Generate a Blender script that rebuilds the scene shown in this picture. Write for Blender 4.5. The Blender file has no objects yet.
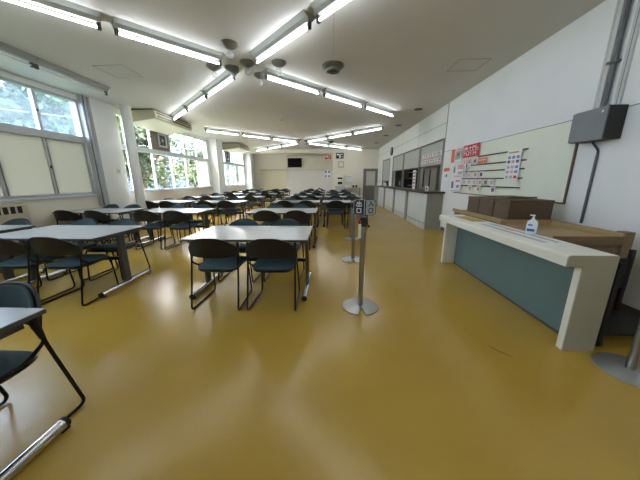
import bpy, bmesh, math, random
from mathutils import Vector, Matrix
random.seed(7)
S = bpy.context.scene
COL = S.collection
PI = math.pi
H = 3.15; XL = -5.6; XR = 2.92; YB = 16.35; YL = 17.8; YN = -7.6; EYE = 1.3

# ------------------------------------------------------------------ materials
def lin(c):
    return tuple((v / 12.92 if v <= .04045 else ((v + .055) / 1.055) ** 2.4) for v in c)
def mat(name, rgb, rough=.5, metal=0., var=.06, scale=6., bump=0., bscale=60., coat=0., spec=.5, emis=None, estr=0., stretch=None):
    m = bpy.data.materials.new(name); m.use_nodes = True
    nt = m.node_tree; b = nt.nodes['Principled BSDF']
    c = lin(rgb)
    tc = nt.nodes.new('ShaderNodeTexCoord'); vec = tc.outputs['Object']
    if stretch:
        mp = nt.nodes.new('ShaderNodeMapping'); mp.inputs['Scale'].default_value = stretch
        nt.links.new(vec, mp.inputs['Vector']); vec = mp.outputs['Vector']
    n = nt.nodes.new('ShaderNodeTexNoise'); n.inputs['Scale'].default_value = scale; n.inputs['Detail'].default_value = 5
    nt.links.new(vec, n.inputs['Vector'])
    r = nt.nodes.new('ShaderNodeValToRGB')
    r.color_ramp.elements[0].position = .3; r.color_ramp.elements[1].position = .7
    r.color_ramp.elements[0].color = tuple(v * (1 - var) for v in c) + (1,)
    r.color_ramp.elements[1].color = tuple(min(1, v * (1 + var)) for v in c) + (1,)
    nt.links.new(n.outputs['Fac'], r.inputs['Fac']); nt.links.new(r.outputs['Color'], b.inputs['Base Color'])
    b.inputs['Roughness'].default_value = rough; b.inputs['Metallic'].default_value = metal
    b.inputs['Coat Weight'].default_value = coat; b.inputs['Specular IOR Level'].default_value = spec
    if bump:
        n2 = nt.nodes.new('ShaderNodeTexNoise'); n2.inputs['Scale'].default_value = bscale; n2.inputs['Detail'].default_value = 3
        nt.links.new(vec, n2.inputs['Vector'])
        bp = nt.nodes.new('ShaderNodeBump'); bp.inputs['Strength'].default_value = bump; bp.inputs['Distance'].default_value = .01
        nt.links.new(n2.outputs['Fac'], bp.inputs['Height']); nt.links.new(bp.outputs['Normal'], b.inputs['Normal'])
    if emis:
        b.inputs['Emission Color'].default_value = lin(emis) + (1,); b.inputs['Emission Strength'].default_value = estr
    return m

def glass_mat(name, tint, gloss=.12, diff=0., dcol=(.8, .85, .85)):
    m = bpy.data.materials.new(name); m.use_nodes = True; nt = m.node_tree
    for n in list(nt.nodes): nt.nodes.remove(n)
    out = nt.nodes.new('ShaderNodeOutputMaterial')
    tr = nt.nodes.new('ShaderNodeBsdfTransparent'); tr.inputs['Color'].default_value = tint + (1,)
    gl = nt.nodes.new('ShaderNodeBsdfGlossy'); gl.inputs['Roughness'].default_value = .03
    lw = nt.nodes.new('ShaderNodeLayerWeight'); lw.inputs['Blend'].default_value = .5
    pw = nt.nodes.new('ShaderNodeMath'); pw.operation = 'POWER'; pw.inputs[1].default_value = 4.
    ma = nt.nodes.new('ShaderNodeMath'); ma.operation = 'MULTIPLY_ADD'; ma.inputs[1].default_value = .55; ma.inputs[2].default_value = .03
    nt.links.new(lw.outputs['Facing'], pw.inputs[0]); nt.links.new(pw.outputs[0], ma.inputs[0])
    mx = nt.nodes.new('ShaderNodeMixShader')
    nt.links.new(ma.outputs[0], mx.inputs[0]); nt.links.new(tr.outputs[0], mx.inputs[1]); nt.links.new(gl.outputs[0], mx.inputs[2])
    last = mx
    if diff > 0:
        df = nt.nodes.new('ShaderNodeBsdfDiffuse'); df.inputs['Color'].default_value = dcol + (1,)
        ts = nt.nodes.new('ShaderNodeBsdfTranslucent'); ts.inputs['Color'].default_value = dcol + (1,)
        m1 = nt.nodes.new('ShaderNodeMixShader'); m1.inputs[0].default_value = .5
        nt.links.new(df.outputs[0], m1.inputs[1]); nt.links.new(ts.outputs[0], m1.inputs[2])
        m2 = nt.nodes.new('ShaderNodeMixShader'); m2.inputs[0].default_value = diff
        nt.links.new(mx.outputs[0], m2.inputs[1]); nt.links.new(m1.outputs[0], m2.inputs[2]); last = m2
    nt.links.new(last.outputs[0], out.inputs[0])
    return m

M = {}
M['wall'] = mat('wall_paint', (.905, .915, .905), .75, var=.02, scale=1.5, bump=.05)
M['wall_cream'] = mat('cream_wall_paint', (.90, .88, .82), .75, var=.02, scale=1.5, bump=.05)
M['wall_back'] = mat('back_wall_paint', (.89, .87, .81), .75, var=.02, scale=1.2, bump=.05)
M['partition'] = mat('partition_board', (.86, .86, .84), .6, var=.02, scale=1)
M['partition_y'] = mat('yellowed_board', (.80, .78, .66), .6, var=.03, scale=1)
M['ceiling'] = mat('ceiling_paint', (.835, .83, .815), .8, var=.025, scale=.8, bump=.06, bscale=120)
M['ceiling_line'] = mat('ceiling_hatch_edge', (.66, .66, .64), .7)
M['beam'] = mat('beam_paint', (.88, .86, .80), .7, var=.02)
M['metal_alu'] = mat('aluminium', (.70, .71, .72), .4, .3, var=.05)
M['alu_dark'] = mat('dark_aluminium', (.42, .43, .44), .4, .6, var=.05)
M['alu_light'] = mat('pale_frame', (.80, .83, .86), .45, .2, var=.03)
M['chrome'] = mat('chrome', (.82, .82, .82), .16, 1., var=.03)
M['steel'] = mat('brushed_steel', (.62, .62, .61), .3, .95, var=.08, scale=20, stretch=(1, 1, .05))
M['steel_base'] = mat('steel_base', (.70, .71, .70), .3, .7, var=.1, scale=4)
M['black'] = mat('black_plastic', (.085, .085, .085), .5, var=.1)
M['blackmetal'] = mat('black_metal_tube', (.11, .105, .10), .32, .5, var=.1)
M['shell'] = mat('charcoal_shell', (.095, .09, .085), .55, var=.1, scale=30, bump=.15, bscale=250)
M['teal'] = mat('teal_fabric', (.20, .30, .33), .8, var=.15, scale=90, bump=.2, bscale=400)
M['tabletop'] = mat('grey_laminate', (.70, .715, .72), .22, var=.02, scale=12)
M['tableedge'] = mat('dark_edge', (.28, .285, .29), .5)
M['tableleg'] = mat('grey_painted_steel', (.33, .335, .33), .4, .3, var=.05)
M['fix'] = mat('fixture_paint', (.60, .62, .60), .4, var=.03)
M['fix_dark'] = mat('fixture_socket', (.28, .28, .26), .5)
M['lampcup'] = mat('lamp_cup', (.37, .37, .33), .5)
M['tube'] = mat('lit_tube', (.9, 1, 1), .5, emis=(.96, .98, 1.), estr=7.5)
M['tube_off'] = mat('unlit_tube', (.88, .89, .88), .3)
M['bulb'] = glass_mat('clear_bulb', (.92, .94, .94), diff=.25)
M['glass'] = glass_mat('window_glass', (.88, .92, .95))
M['glass_haze'] = glass_mat('blue_haze_glass', (.60, .72, .86), diff=.12, dcol=(.45, .58, .68))  # bluish haze of the upper panes put into their tint and diffuse mix
M['frost'] = glass_mat('white_blind', (.3, .3, .3), diff=.98, dcol=(.31, .33, .31))
M['blind'] = glass_mat('white_roller', (.6, .6, .6), diff=.9, dcol=(.86, .86, .84))
M['ac'] = mat('aircon_beige', (.74, .715, .60), .5, var=.02)
M['ac_under'] = mat('aircon_panel', (.88, .87, .82), .5, var=.02)
M['ac_dark'] = mat('aircon_grille', (.40, .38, .31), .6)
M['fanboard'] = mat('fan_board', (.50, .48, .44), .7)
M['white'] = mat('white_plastic', (.90, .90, .88), .45, var=.02)
M['clock'] = mat('clock_black', (.06, .06, .06), .4)
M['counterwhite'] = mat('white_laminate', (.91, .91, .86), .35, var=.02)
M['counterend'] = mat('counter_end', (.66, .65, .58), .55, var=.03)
M['tealpanel'] = mat('teal_panel', (.40, .50, .50), .5, var=.05, scale=3)
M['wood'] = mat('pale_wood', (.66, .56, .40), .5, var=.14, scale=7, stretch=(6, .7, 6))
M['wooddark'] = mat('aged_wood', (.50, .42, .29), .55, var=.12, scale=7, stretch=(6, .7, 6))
M['counterbrown'] = mat('dark_worktop', (.30, .245, .215), .35, var=.1)
M['countergrey'] = mat('counter_post', (.58, .575, .53), .6, var=.04)
M['panelwhite'] = mat('counter_panel', (.84, .87, .875), .5, var=.03, scale=3)
M['shutter'] = mat('shutter_panel', (.70, .725, .70), .5, var=.02)
M['stainless'] = mat('stainless', (.62, .61, .575), .35, .6, var=.06)
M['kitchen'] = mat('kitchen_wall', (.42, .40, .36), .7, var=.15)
M['board'] = mat('cream_board', (.895, .915, .845), .55, var=.015)
M['boardedge'] = mat('board_edge', (.40, .31, .24), .5)
M['bar'] = mat('dark_rail', (.20, .19, .18), .45)
M['paper'] = mat('paper', (.93, .93, .93), .7, var=.01)
M['red'] = mat('print_red', (.78, .20, .24), .6, var=.05)
M['orange'] = mat('print_orange', (.88, .47, .26), .6)
M['pink'] = mat('print_pink', (.90, .62, .64), .6)
M['blue'] = mat('print_blue', (.46, .55, .76), .6)
M['navy'] = mat('print_navy', (.10, .18, .28), .5)
M['ink'] = mat('print_ink', (.40, .38, .42), .6)
M['tan'] = mat('print_tan', (.72, .60, .45), .6)
M['yellow'] = mat('print_yellow', (.74, .66, .24), .6, var=.1)
M['signgrey'] = mat('sign_grey', (.68, .73, .76), .4)
M['lightgrey'] = mat('door_light_panel', (.72, .73, .70), .5)
M['door'] = mat('grey_door', (.44, .425, .41), .5, var=.03)
M['duct'] = mat('pale_duct', (.76, .77, .76), .45)
M['pipe'] = mat('grey_pipe', (.33, .35, .38), .4)
M['boxgrey'] = mat('box_grey', (.43, .45, .47), .28)
M['bottle'] = mat('bottle_plastic', (.86, .90, .93), .25, var=.01)
M['label'] = mat('label_blue', (.25, .38, .66), .5)
M['skirt'] = mat('skirting', (.34, .33, .33), .5)
M['cable'] = mat('cable', (.22, .21, .21), .5)
M['bark'] = mat('bark', (.34, .28, .22), .9, var=.2)
M['leaf'] = mat('leaf', (.18, .24, .16), .6, var=.35, scale=1.2)
M['leaf2'] = mat('leaf_pale', (.27, .34, .22), .6, var=.35, scale=1.2)
M['grass'] = mat('grass', (.40, .48, .28), .9, var=.25, scale=2)
M['bldg'] = mat('bluish_wall', (.25, .36, .58), .8, var=.12, scale=1.5)
M['roofm'] = mat('roof', (.55, .60, .68), .6)
M['scuff'] = mat('scuff', (.20, .15, .07), .6)
M['screen'] = mat('screen', (.02, .02, .025), .5, spec=.1)
M['tarn'] = mat('radiator', (.74, .72, .64), .5)

# woven carton texture
def woven():
    m = mat('woven_brown', (.37, .30, .225), .6, var=.12, scale=30)
    nt = m.node_tree; b = nt.nodes['Principled BSDF']
    tc = nt.nodes['Texture Coordinate']; w = nt.nodes.new('ShaderNodeTexWave'); w.bands_direction = 'Z'; w.inputs['Scale'].default_value = 22
    nt.links.new(tc.outputs['Object'], w.inputs['Vector'])
    bp = nt.nodes.new('ShaderNodeBump'); bp.inputs['Strength'].default_value = .6; bp.inputs['Distance'].default_value = .004
    nt.links.new(w.outputs['Fac'], bp.inputs['Height']); nt.links.new(bp.outputs['Normal'], b.inputs['Normal'])
    return m
M['woven'] = woven()

def floor_mat():
    m = bpy.data.materials.new('ochre_epoxy_floor'); m.use_nodes = True; nt = m.node_tree; b = nt.nodes['Principled BSDF']
    tc = nt.nodes.new('ShaderNodeTexCoord')
    n = nt.nodes.new('ShaderNodeTexNoise'); n.inputs['Scale'].default_value = .9; n.inputs['Detail'].default_value = 7
    r = nt.nodes.new('ShaderNodeValToRGB')
    r.color_ramp.elements[0].position = .3; r.color_ramp.elements[1].position = .72
    r.color_ramp.elements[0].color = lin((.70, .565, .225)) + (1,); r.color_ramp.elements[1].color = lin((.75, .62, .27)) + (1,)
    nt.links.new(tc.outputs['Object'], n.inputs['Vector']); nt.links.new(n.outputs['Fac'], r.inputs['Fac'])
    n3 = nt.nodes.new('ShaderNodeTexNoise'); n3.inputs['Scale'].default_value = 3; n3.inputs['Detail'].default_value = 6
    nt.links.new(tc.outputs['Object'], n3.inputs['Vector'])
    mr = nt.nodes.new('ShaderNodeMapRange'); mr.inputs['To Min'].default_value = .18; mr.inputs['To Max'].default_value = .27
    nt.links.new(n3.outputs['Fac'], mr.inputs['Value']); nt.links.new(mr.outputs['Result'], b.inputs['Roughness'])
    nt.links.new(r.outputs['Color'], b.inputs['Base Color'])
    n2 = nt.nodes.new('ShaderNodeTexNoise'); n2.inputs['Scale'].default_value = 9; n2.inputs['Detail'].default_value = 3
    nt.links.new(tc.outputs['Object'], n2.inputs['Vector'])
    bp = nt.nodes.new('ShaderNodeBump'); bp.inputs['Strength'].default_value = .18; bp.inputs['Distance'].default_value = .012
    nt.links.new(n2.outputs['Fac'], bp.inputs['Height']); nt.links.new(bp.outputs['Normal'], b.inputs['Normal'])
    return m
M['floor'] = floor_mat()

# ------------------------------------------------------------------ mesh builder
class MB:
    def __init__(s): s.v = []; s.f = []; s.m = []; s.mats = []; s.sm = []
    def mi(s, m):
        if m not in s.mats: s.mats.append(m)
        return s.mats.index(m)
    def add(s, vs, fs, m, smooth=False):
        o = len(s.v); s.v += [tuple(v) for v in vs]; i = s.mi(m)
        for f in fs: s.f.append(tuple(o + k for k in f)); s.m.append(i); s.sm.append(smooth)
        return s
    def box(s, a, b, m, bev=0.):
        x0, y0, z0 = [min(a[i], b[i]) for i in range(3)]; x1, y1, z1 = [max(a[i], b[i]) for i in range(3)]
        if bev > 0:
            bm = bmesh.new(); bmesh.ops.create_cube(bm, size=1)
            for v in bm.verts: v.co = Vector(((x0 + x1) / 2 + v.co.x * (x1 - x0), (y0 + y1) / 2 + v.co.y * (y1 - y0), (z0 + z1) / 2 + v.co.z * (z1 - z0)))
            bmesh.ops.bevel(bm, geom=bm.edges[:], offset=bev, segments=2, affect='EDGES', profile=.5)
            bm.verts.index_update()
            s.add([v.co for v in bm.verts], [[v.index for v in f.verts] for f in bm.faces], m); bm.free(); return s
        vs = [(x0, y0, z0), (x1, y0, z0), (x1, y1, z0), (x0, y1, z0), (x0, y0, z1), (x1, y0, z1), (x1, y1, z1), (x0, y1, z1)]
        return s.add(vs, [(0, 3, 2, 1), (4, 5, 6, 7), (0, 1, 5, 4), (1, 2, 6, 5), (2, 3, 7, 6), (3, 0, 4, 7)], m)
    def prism(s, pts, ax, a, b, m, smooth=False):   # pts 2D outline extruded along axis ax from a to b
        def P(p, t):
            if ax == 0: return (t, p[0], p[1])
            if ax == 1: return (p[0], t, p[1])
            return (p[0], p[1], t)
        n = len(pts)
        fs = [tuple(range(n))[::-1], tuple(range(n, 2 * n))] + [(i, (i + 1) % n, n + (i + 1) % n, n + i) for i in range(n)]
        return s.add([P(p, a) for p in pts] + [P(p, b) for p in pts], fs, m, smooth)
    def tube(s, path, r, m, n=8, rs=None):
        P = [Vector(p) for p in path]; up = Vector((0, 0, 1)); vs = []; fs = []
        prev = None
        for i, p in enumerate(P):
            t = (P[min(i + 1, len(P) - 1)] - P[max(i - 1, 0)]).normalized()
            if prev is None:
                u = t.cross(up)
                if u.length < .05: u = t.cross(Vector((1, 0, 0)))
            else: u = prev - t * prev.dot(t)
            u.normalize(); prev = u; w = t.cross(u); rr = rs[i] if rs else r
            for k in range(n):
                a = 2 * PI * k / n; vs.append(p + u * math.cos(a) * rr + w * math.sin(a) * rr)
        for i in range(len(P) - 1):
            for k in range(n):
                a = i * n + k; b = i * n + (k + 1) % n; fs.append((a, b, b + n, a + n))
        L = (len(P) - 1) * n
        s.add(vs, fs, m, True); o = len(s.v) - len(vs); i_ = s.mi(m)
        s.f.append(tuple(o + k for k in range(n))[::-1]); s.m.append(i_); s.sm.append(False)
        s.f.append(tuple(o + L + k for k in range(n))); s.m.append(i_); s.sm.append(False)
        return s
    def lathe(s, prof, c, m, n=24, axis='z'):
        vs = []; fs = []
        for (r, z) in prof:
            for k in range(n):
                a = 2 * PI * k / n; x, y = r * math.cos(a), r * math.sin(a)
                q = (x, y, z) if axis == 'z' else ((z, x, y) if axis == 'x' else (x, z, y))
                vs.append((c[0] + q[0], c[1] + q[1], c[2] + q[2]))
        for i in range(len(prof) - 1):
            for k in range(n):
                a = i * n + k; b = i * n + (k + 1) % n; fs.append((a, b, b + n, a + n))
        fs.append(tuple(range(n))[::-1]); L = (len(prof) - 1) * n; fs.append(tuple(L + k for k in range(n)))
        return s.add(vs, fs, m, True)
    def build(s, name, parent=None, loc=None, rz=0.):
        me = bpy.data.meshes.new(name); me.from_pydata(s.v, [], s.f)
        for m in s.mats: me.materials.append(M[m])
        for p, i, q in zip(me.polygons, s.m, s.sm): p.material_index = i; p.use_smooth = q
        bm = bmesh.new(); bm.from_mesh(me); bmesh.ops.recalc_face_normals(bm, faces=bm.faces[:])
        if any(s.sm):
            for e in bm.edges:
                if len(e.link_faces) == 2 and e.calc_face_angle(0) > .7: e.smooth = False
        bm.to_mesh(me); bm.free()
        o = bpy.data.objects.new(name, me); COL.objects.link(o)
        if parent: o.parent = parent
        if loc: o.location = loc
        if rz: o.rotation_euler.z = rz
        return o

def tag(o, label, cat, group=None, kind=None):
    o['label'] = label; o['category'] = cat
    if group: o['group'] = group
    if kind: o['kind'] = kind
    return o
def thing(name, label, cat, loc=(0, 0, 0), rz=0., group=None):
    o = bpy.data.objects.new(name, None); COL.objects.link(o); o.location = loc; o.rotation_euler.z = rz
    return tag(o, label, cat, group)
def copy_tree(o, parent=None):
    c = o.copy(); COL.objects.link(c)
    if parent: c.parent = parent
    for ch in list(o.children): copy_tree(ch, c)
    return c
def struct(o): o['kind'] = 'structure'; return o
def sempty(name, loc=(0, 0, 0)):
    o = bpy.data.objects.new(name, None); COL.objects.link(o); o.location = loc; return struct(o)
def smooth_path(pts, rad=.05, n=5):
    P = [Vector(p) for p in pts]; out = [P[0]]
    for i in range(1, len(P) - 1):
        a = (P[i - 1] - P[i]); b = (P[i + 1] - P[i]); r = min(rad, a.length * .45, b.length * .45)
        p0 = P[i] + a.normalized() * r; p1 = P[i] + b.normalized() * r
        for k in range(n + 1):
            t = k / n; out.append(p0 * (1 - t) ** 2 + P[i] * 2 * t * (1 - t) + p1 * t * t)
    out.append(P[-1]); return out

# ------------------------------------------------------------------ camera
cam = bpy.data.cameras.new('camera'); co = bpy.data.objects.new('camera', cam); COL.objects.link(co)
cam.sensor_width = 36; cam.lens = 36 * 250 / 640; cam.clip_start = .02; cam.clip_end = 200
def dcam(u, v): return Vector((u - 320, -(v - 240), -250)).normalized()
Yc = dcam(331, 180); Zc = -dcam(325, 1282); Zc = (Zc - Yc * Zc.dot(Yc)).normalized(); Xc = Yc.cross(Zc)
R = Matrix((Xc, Yc, Zc))
co.matrix_world = Matrix.Translation((0, 0, EYE)) @ R.to_4x4()
S.camera = co

# ------------------------------------------------------------------ room shell
struct(MB().box((XL - .2, YN - .2, -.15), (XR + 1.6, YL + .2, 0), 'floor').build('floor'))
struct(MB().box((XL - .2, YN - .2, H), (XR + 1.6, YL + .2, H + .2), 'ceiling').build('ceiling'))
struct(MB().box((XL - .2, YN - .2, 0), (XR + .2, YN, H), 'wall').build('wall_near'))
# back wall: right part nearer, left part set back
wb = MB().box((.3, YB, 0), (2.03, YB + .2, H), 'wall_back').box((2.03, YB, 1.97), (XR + .2, YB + .2, H), 'wall_back')
wb.box((.1, YB, 0), (.3, YL, H), 'wall_back').box((XL - .2, YL, 0), (.3, YL + .2, H), 'wall_back')
struct(wb.build('wall_back'))
struct(MB().box((XL, YB, 2.95), (.1, YB + .3, H), 'beam').build('trim_1'))
# right wall with serving hatches: openings y 7.0-12.45 and 13.1-14.7, z 1.0-1.7
for a_, b_ in (((XR, YN, 0), (XR + .15, 6.98, H)), ((XR, 6.98, 0), (XR + .15, YB, .98)), ((XR, 6.98, 2.33), (XR + .15, YB, H)), ((XR, 12.5, .98), (XR + .15, 13.05, 2.33)), ((XR, 14.85, .98), (XR + .15, YB, 2.33))):
    struct(MB().box(a_, b_, 'wall').build('wall_right'))
# kitchen room behind the hatches
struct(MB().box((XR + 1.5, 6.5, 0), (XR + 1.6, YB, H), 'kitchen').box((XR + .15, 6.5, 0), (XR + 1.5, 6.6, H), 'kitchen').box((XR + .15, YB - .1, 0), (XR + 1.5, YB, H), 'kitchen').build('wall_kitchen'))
# joints and seams on the right wall
j = MB(); j.box((XR - .006, 6.93, 1.0), (XR, 6.96, H), 'countergrey')
j.box((XR - .003, 7, 2.70), (XR, 16.3, 2.712), 'countergrey')
j.box((XR - .003, YN, 1.985), (XR, 6.9, 1.995), 'countergrey')
j.box((XR - .003, 9, 2.33), (XR, 9.01, H), 'countergrey').box((XR - .003, 11, 2.33), (XR, 11.01, H), 'countergrey')
struct(j.build('trim_2'))
struct(MB().box((XR - .015, YN, 0), (XR, 6.65, .09), 'skirt').build('baseboard_right'))
struct(MB().box((.3, YB - .015, 0), (1.98, YB, .08), 'skirt').box((XL, YL - .015, 0), (.1, YL, .08), 'skirt').build('baseboard_back'))

# left wall
wl = MB(); SILL = 1.0; TOP = 3.04
wl.box((XL - .2, YN, 0), (XL, YL, SILL - .03), 'wall_cream')
wl.box((XL - .2, YN, TOP), (XL, YL, H), 'wall')
wl.box((XL - .2, YN, SILL - .03), (XL, -1.6, TOP), 'wall')
wl.box((XL - .2, 5.86, SILL - .03), (XL, 6.6, TOP), 'wall')
wl.box((XL - .2, 11.72, SILL - .03), (XL, 13.0, TOP), 'wall')
wl.box((XL - .2, 16.5, SILL - .03), (XL, YL, TOP), 'wall')
struct(wl.build('wall_left'))
struct(MB().box((XL, YN, 0), (XL + .015, YL, .08), 'skirt').build('baseboard_left'))
struct(MB().box((XL, 6.02, 0), (XL + .12, 6.72, H), 'wall').build('wall_pilaster'))
# boxed-in columns
struct(MB().box((XL, 11.9, 0), (XL + .35, 12.55, H), 'wall').build('wall_column'))
struct(MB().box((XL, 16.7, 0), (XL + .4, 17.2, H), 'wall').build('wall_column'))
# aluminium jamb strip beside first window
a = MB(); a.box((XL, 5.84, .72), (XL + .10, 5.93, H), 'metal_alu', .01).box((XL, 5.94, .72), (XL + .05, 6.01, H), 'alu_light')
a.box((XL + .10, 5.86, .72), (XL + .115, 5.88, H), 'alu_dark')
struct(a.build('trim_3'))

def window(idx, y0, y1, cuts, fan=None, low='glass', up='glass', blinds=(), frame='metal_alu'):
    w = sempty('window_%d' % idx, (XL, (y0 + y1) / 2, SILL)); oy = (y0 + y1) / 2
    def L(x, y, z): return (x - XL, y - oy, z - SILL)
    x0, x1 = XL - .10, XL - .0
    TB, TT = 2.14, 2.27
    f = MB()
    f.box(L(x0, y0, SILL), L(x1, y1, SILL + .05), frame).box(L(x0, y0, TOP - .05), L(x1, y1, TOP), frame)
    f.box(L(x0, y0, TB), L(x1 + .01, y1, TT), frame)
    f.box(L(x0, y0, SILL), L(x1, y0 + .05, TOP), frame).box(L(x0, y1 - .05, SILL), L(x1, y1, TOP), frame)
    f.build('window_frame', w)
    ed = [y0 + .03] + list(cuts) + [y1 - .03]
    for c in cuts:
        m = MB(); m.box(L(x0 + .01, c - .035, SILL + .05), L(x1 - .015, c - .002, TB), frame).box(L(x0 - .01, c + .002, SILL + .05), L(x1 - .03, c + .035, TB), 'alu_dark' if frame == 'metal_alu' else frame)
        m.box(L(x0 + .01, c - .035, TT), L(x1 - .015, c - .002, TOP - .05), frame).box(L(x0 - .01, c + .002, TT), L(x1 - .03, c + .035, TOP - .05), frame)
        m.box(L(x1 - .016, c - .03, 1.55), L(x1 + .002, c - .008, 1.61), 'black')
        m.box(L(x1 - .016, c - .03, 2.6), L(x1 + .002, c - .008, 2.65), 'black')
        m.build('mullion', w)
    for i in range(len(ed) - 1):
        a_, b_ = ed[i] + .02, ed[i + 1] - .02
        MB().box(L(x0 + .045, a_, SILL + .04), L(x0 + .05, b_, TB + .01), low if i not in blinds else 'blind').build('pane', w)
        if fan is None or i != fan:
            MB().box(L(x0 + .045, a_, TT - .01), L(x0 + .05, b_, TOP - .04), up).build('pane', w)
        else:
            MB().box(L(x0 + .03, a_, TT - .01), L(x0 + .06, b_, TOP - .04), 'fanboard').build('fan_board', w)
    s = MB().box(L(XL - .02, y0 - .02, SILL - .035), L(XL + .05, y1 + .02, SILL), 'alu_light').build('window_sill', w)
    return w
window(1, -1.6, 5.84, [-.77, .06, .89, 1.72, 2.54, 3.36, 4.18, 5.0], low='frost', up='glass_haze')
window(2, 6.6, 11.72, [7.12, 8.08, 9.02, 9.92, 10.82], fan=2, frame='alu_light', blinds=(5,))
window(3, 13.0, 16.5, [13.7, 14.4, 15.1, 15.8], fan=1, frame='alu_light')

def exhaust_fan(y, z, label):
    t = thing('exhaust_fan', label, 'fan', (XL - .04, y, z))
    b = MB(); s = .21
    b.box((0, -s, -s), (.03, s, -s + .05), 'white').box((0, -s, s - .05), (.03, s, s), 'white').box((0, -s, -s), (.03, -s + .05, s), 'white').box((0, s - .05, -s), (.03, s, s), 'white')
    b.build('frame', t)
    MB().box((-.01, -.17, -.17), (.004, .17, .17), 'black').build('backing', t)
    for k in range(5):
        a_ = k * 2 * PI / 5; pts = []
        for (r, d) in ((.03, -.3), (.15, -.35), (.16, .15), (.04, .4)): pts.append((r * math.cos(a_ + d), r * math.sin(a_ + d)))
        MB().prism(pts, 0, .008, .014, 'alu_dark').build('blade', t)
    MB().lathe([(.045, .006), (.045, .03), (.02, .04)], (0, 0, 0), 'lightgrey', 16, 'x').build('hub', t)
exhaust_fan(8.65, 2.60, 'white square exhaust fan set in a grey board above the second window bay')
exhaust_fan(14.05, 2.62, 'white square exhaust fan in the far window bay near the back wall')

# round column
struct(MB().lathe([(.115, 0), (.115, H)], (-5.22, 6.72, 0), 'wall', 28).build('wall_round_column'))
# thermostat on pilaster
t = thing('wall_switch', 'small white wall control on the pilaster between first and second window', 'switch', (XL + .12, 6.45, 1.55))
MB().box((0, -.04, -.06), (.03, .04, .06), 'white', .006).build('plate', t); MB().box((.03, -.012, -.02), (.05, .012, .02), 'lightgrey').build('button', t)
# thin pipe in front of the second pilaster
pp = MB().tube([(XL + .1, 12.75, 0), (XL + .1, 12.75, H)], .03, 'alu_light', 10)
for z in (.7, 1.5, 2.3, 2.9): pp.box((XL, 12.71, z), (XL + .14, 12.79, z + .04), 'alu_dark')
tag(pp.build('drain_pipe'), 'slim pale vertical pipe with dark brackets between second and third window', 'pipe')

# ceiling hatches, joints
def hatch(x0, x1, y0, y1):
    m = MB(); w = .012
    for a_, b_ in (((x0, y0), (x1, y0 + w)), ((x0, y1 - w), (x1, y1)), ((x0, y0), (x0 + w, y1)), ((x1 - w, y0), (x1, y1))):
        m.box((a_[0], a_[1], H - .004), (b_[0], b_[1], H), 'ceiling_line')
    return struct(m.build('trim_4'))
hatch(-3.95, -3.42, 4.5, 5.0); hatch(2.02, 2.52, 4.6, 5.06)
struct(MB().box((.02, YN, H - .002), (.025, 4.4, H), 'ceiling_line').build('trim_5'))

# ------------------------------------------------------------------ fluorescent crosses
def fixture(name, label, x, y, rz, lit=True, group='lit fluorescent battens'):
    t = thing(name, label, 'ceiling light', (x, y, H), rz, group)
    L2 = .645
    b = MB(); b.prism([(-.11, 0), (.11, 0), (.055, -.035), (.03, -.075), (-.03, -.075), (-.055, -.035)], 0, -L2, L2, 'fix')
    b.build('reflector', t)
    MB().tube([(-.60, 0, -.12), (.60, 0, -.12)], .0125, 'tube' if lit else 'tube_off', 10).build('tube', t)
    for s in (-1, 1):
        MB().box((s * .60 - .0, -.02, -.075), (s * .64, .02, -.145), 'fix_dark', .004).build('socket', t)
    return t
base_fix = {}
def cross(cx, cy, nm):
    for di, (dx, dy, dn) in enumerate(((-1, -1, 'window-side near arm'), (1, -1, 'counter-side near arm'), (1, 1, 'counter-side far arm'), (-1, 1, 'window-side far arm'))):
        for k, r in enumerate((1.02, 2.42, 3.82)):
            x = cx + dx * r * .7071; y = cy + dy * r * .7071
            lab = '%s fluorescent batten on the %s of the %s ceiling cross' % (('innermost', 'middle', 'outermost')[k], dn, nm)
            g = 'battens of the ' + nm + ' ceiling cross'
            if not base_fix: o = fixture('fluorescent_batten', lab, x, y, 0, True, g); base_fix['o'] = o
            else: o = copy_tree(base_fix['o']); o.location = (x, y, H); o['label'] = lab; o['group'] = g
            o.rotation_euler.z = math.atan2(dy, dx)
cross(-1.42, 4.55, 'nearer'); cross(-1.36, 12.6, 'farther'); cross(-1.42, -3.7, 'added unseen rear')  # the rear cross is unseen, added to brighten the near floor
for k, y in enumerate((3.55, 4.85)):
    fixture('fluorescent_batten', ('nearer', 'farther')[k] + ' of two unlit fluorescent battens along the first window', -4.6, y, PI / 2, False, 'unlit battens')

fixture('fluorescent_batten', 'added unseen batten brightening the kitchen behind the serving hatches', 3.8, 9.6, PI / 2, True, None)  # unseen lamp added to brighten what shows through the hatches
fixture('fluorescent_batten', 'second added unseen batten deeper in the kitchen behind the serving hatches', 3.8, 13.6, PI / 2, True, None)  # another unseen lamp added to lift the far kitchen
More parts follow.
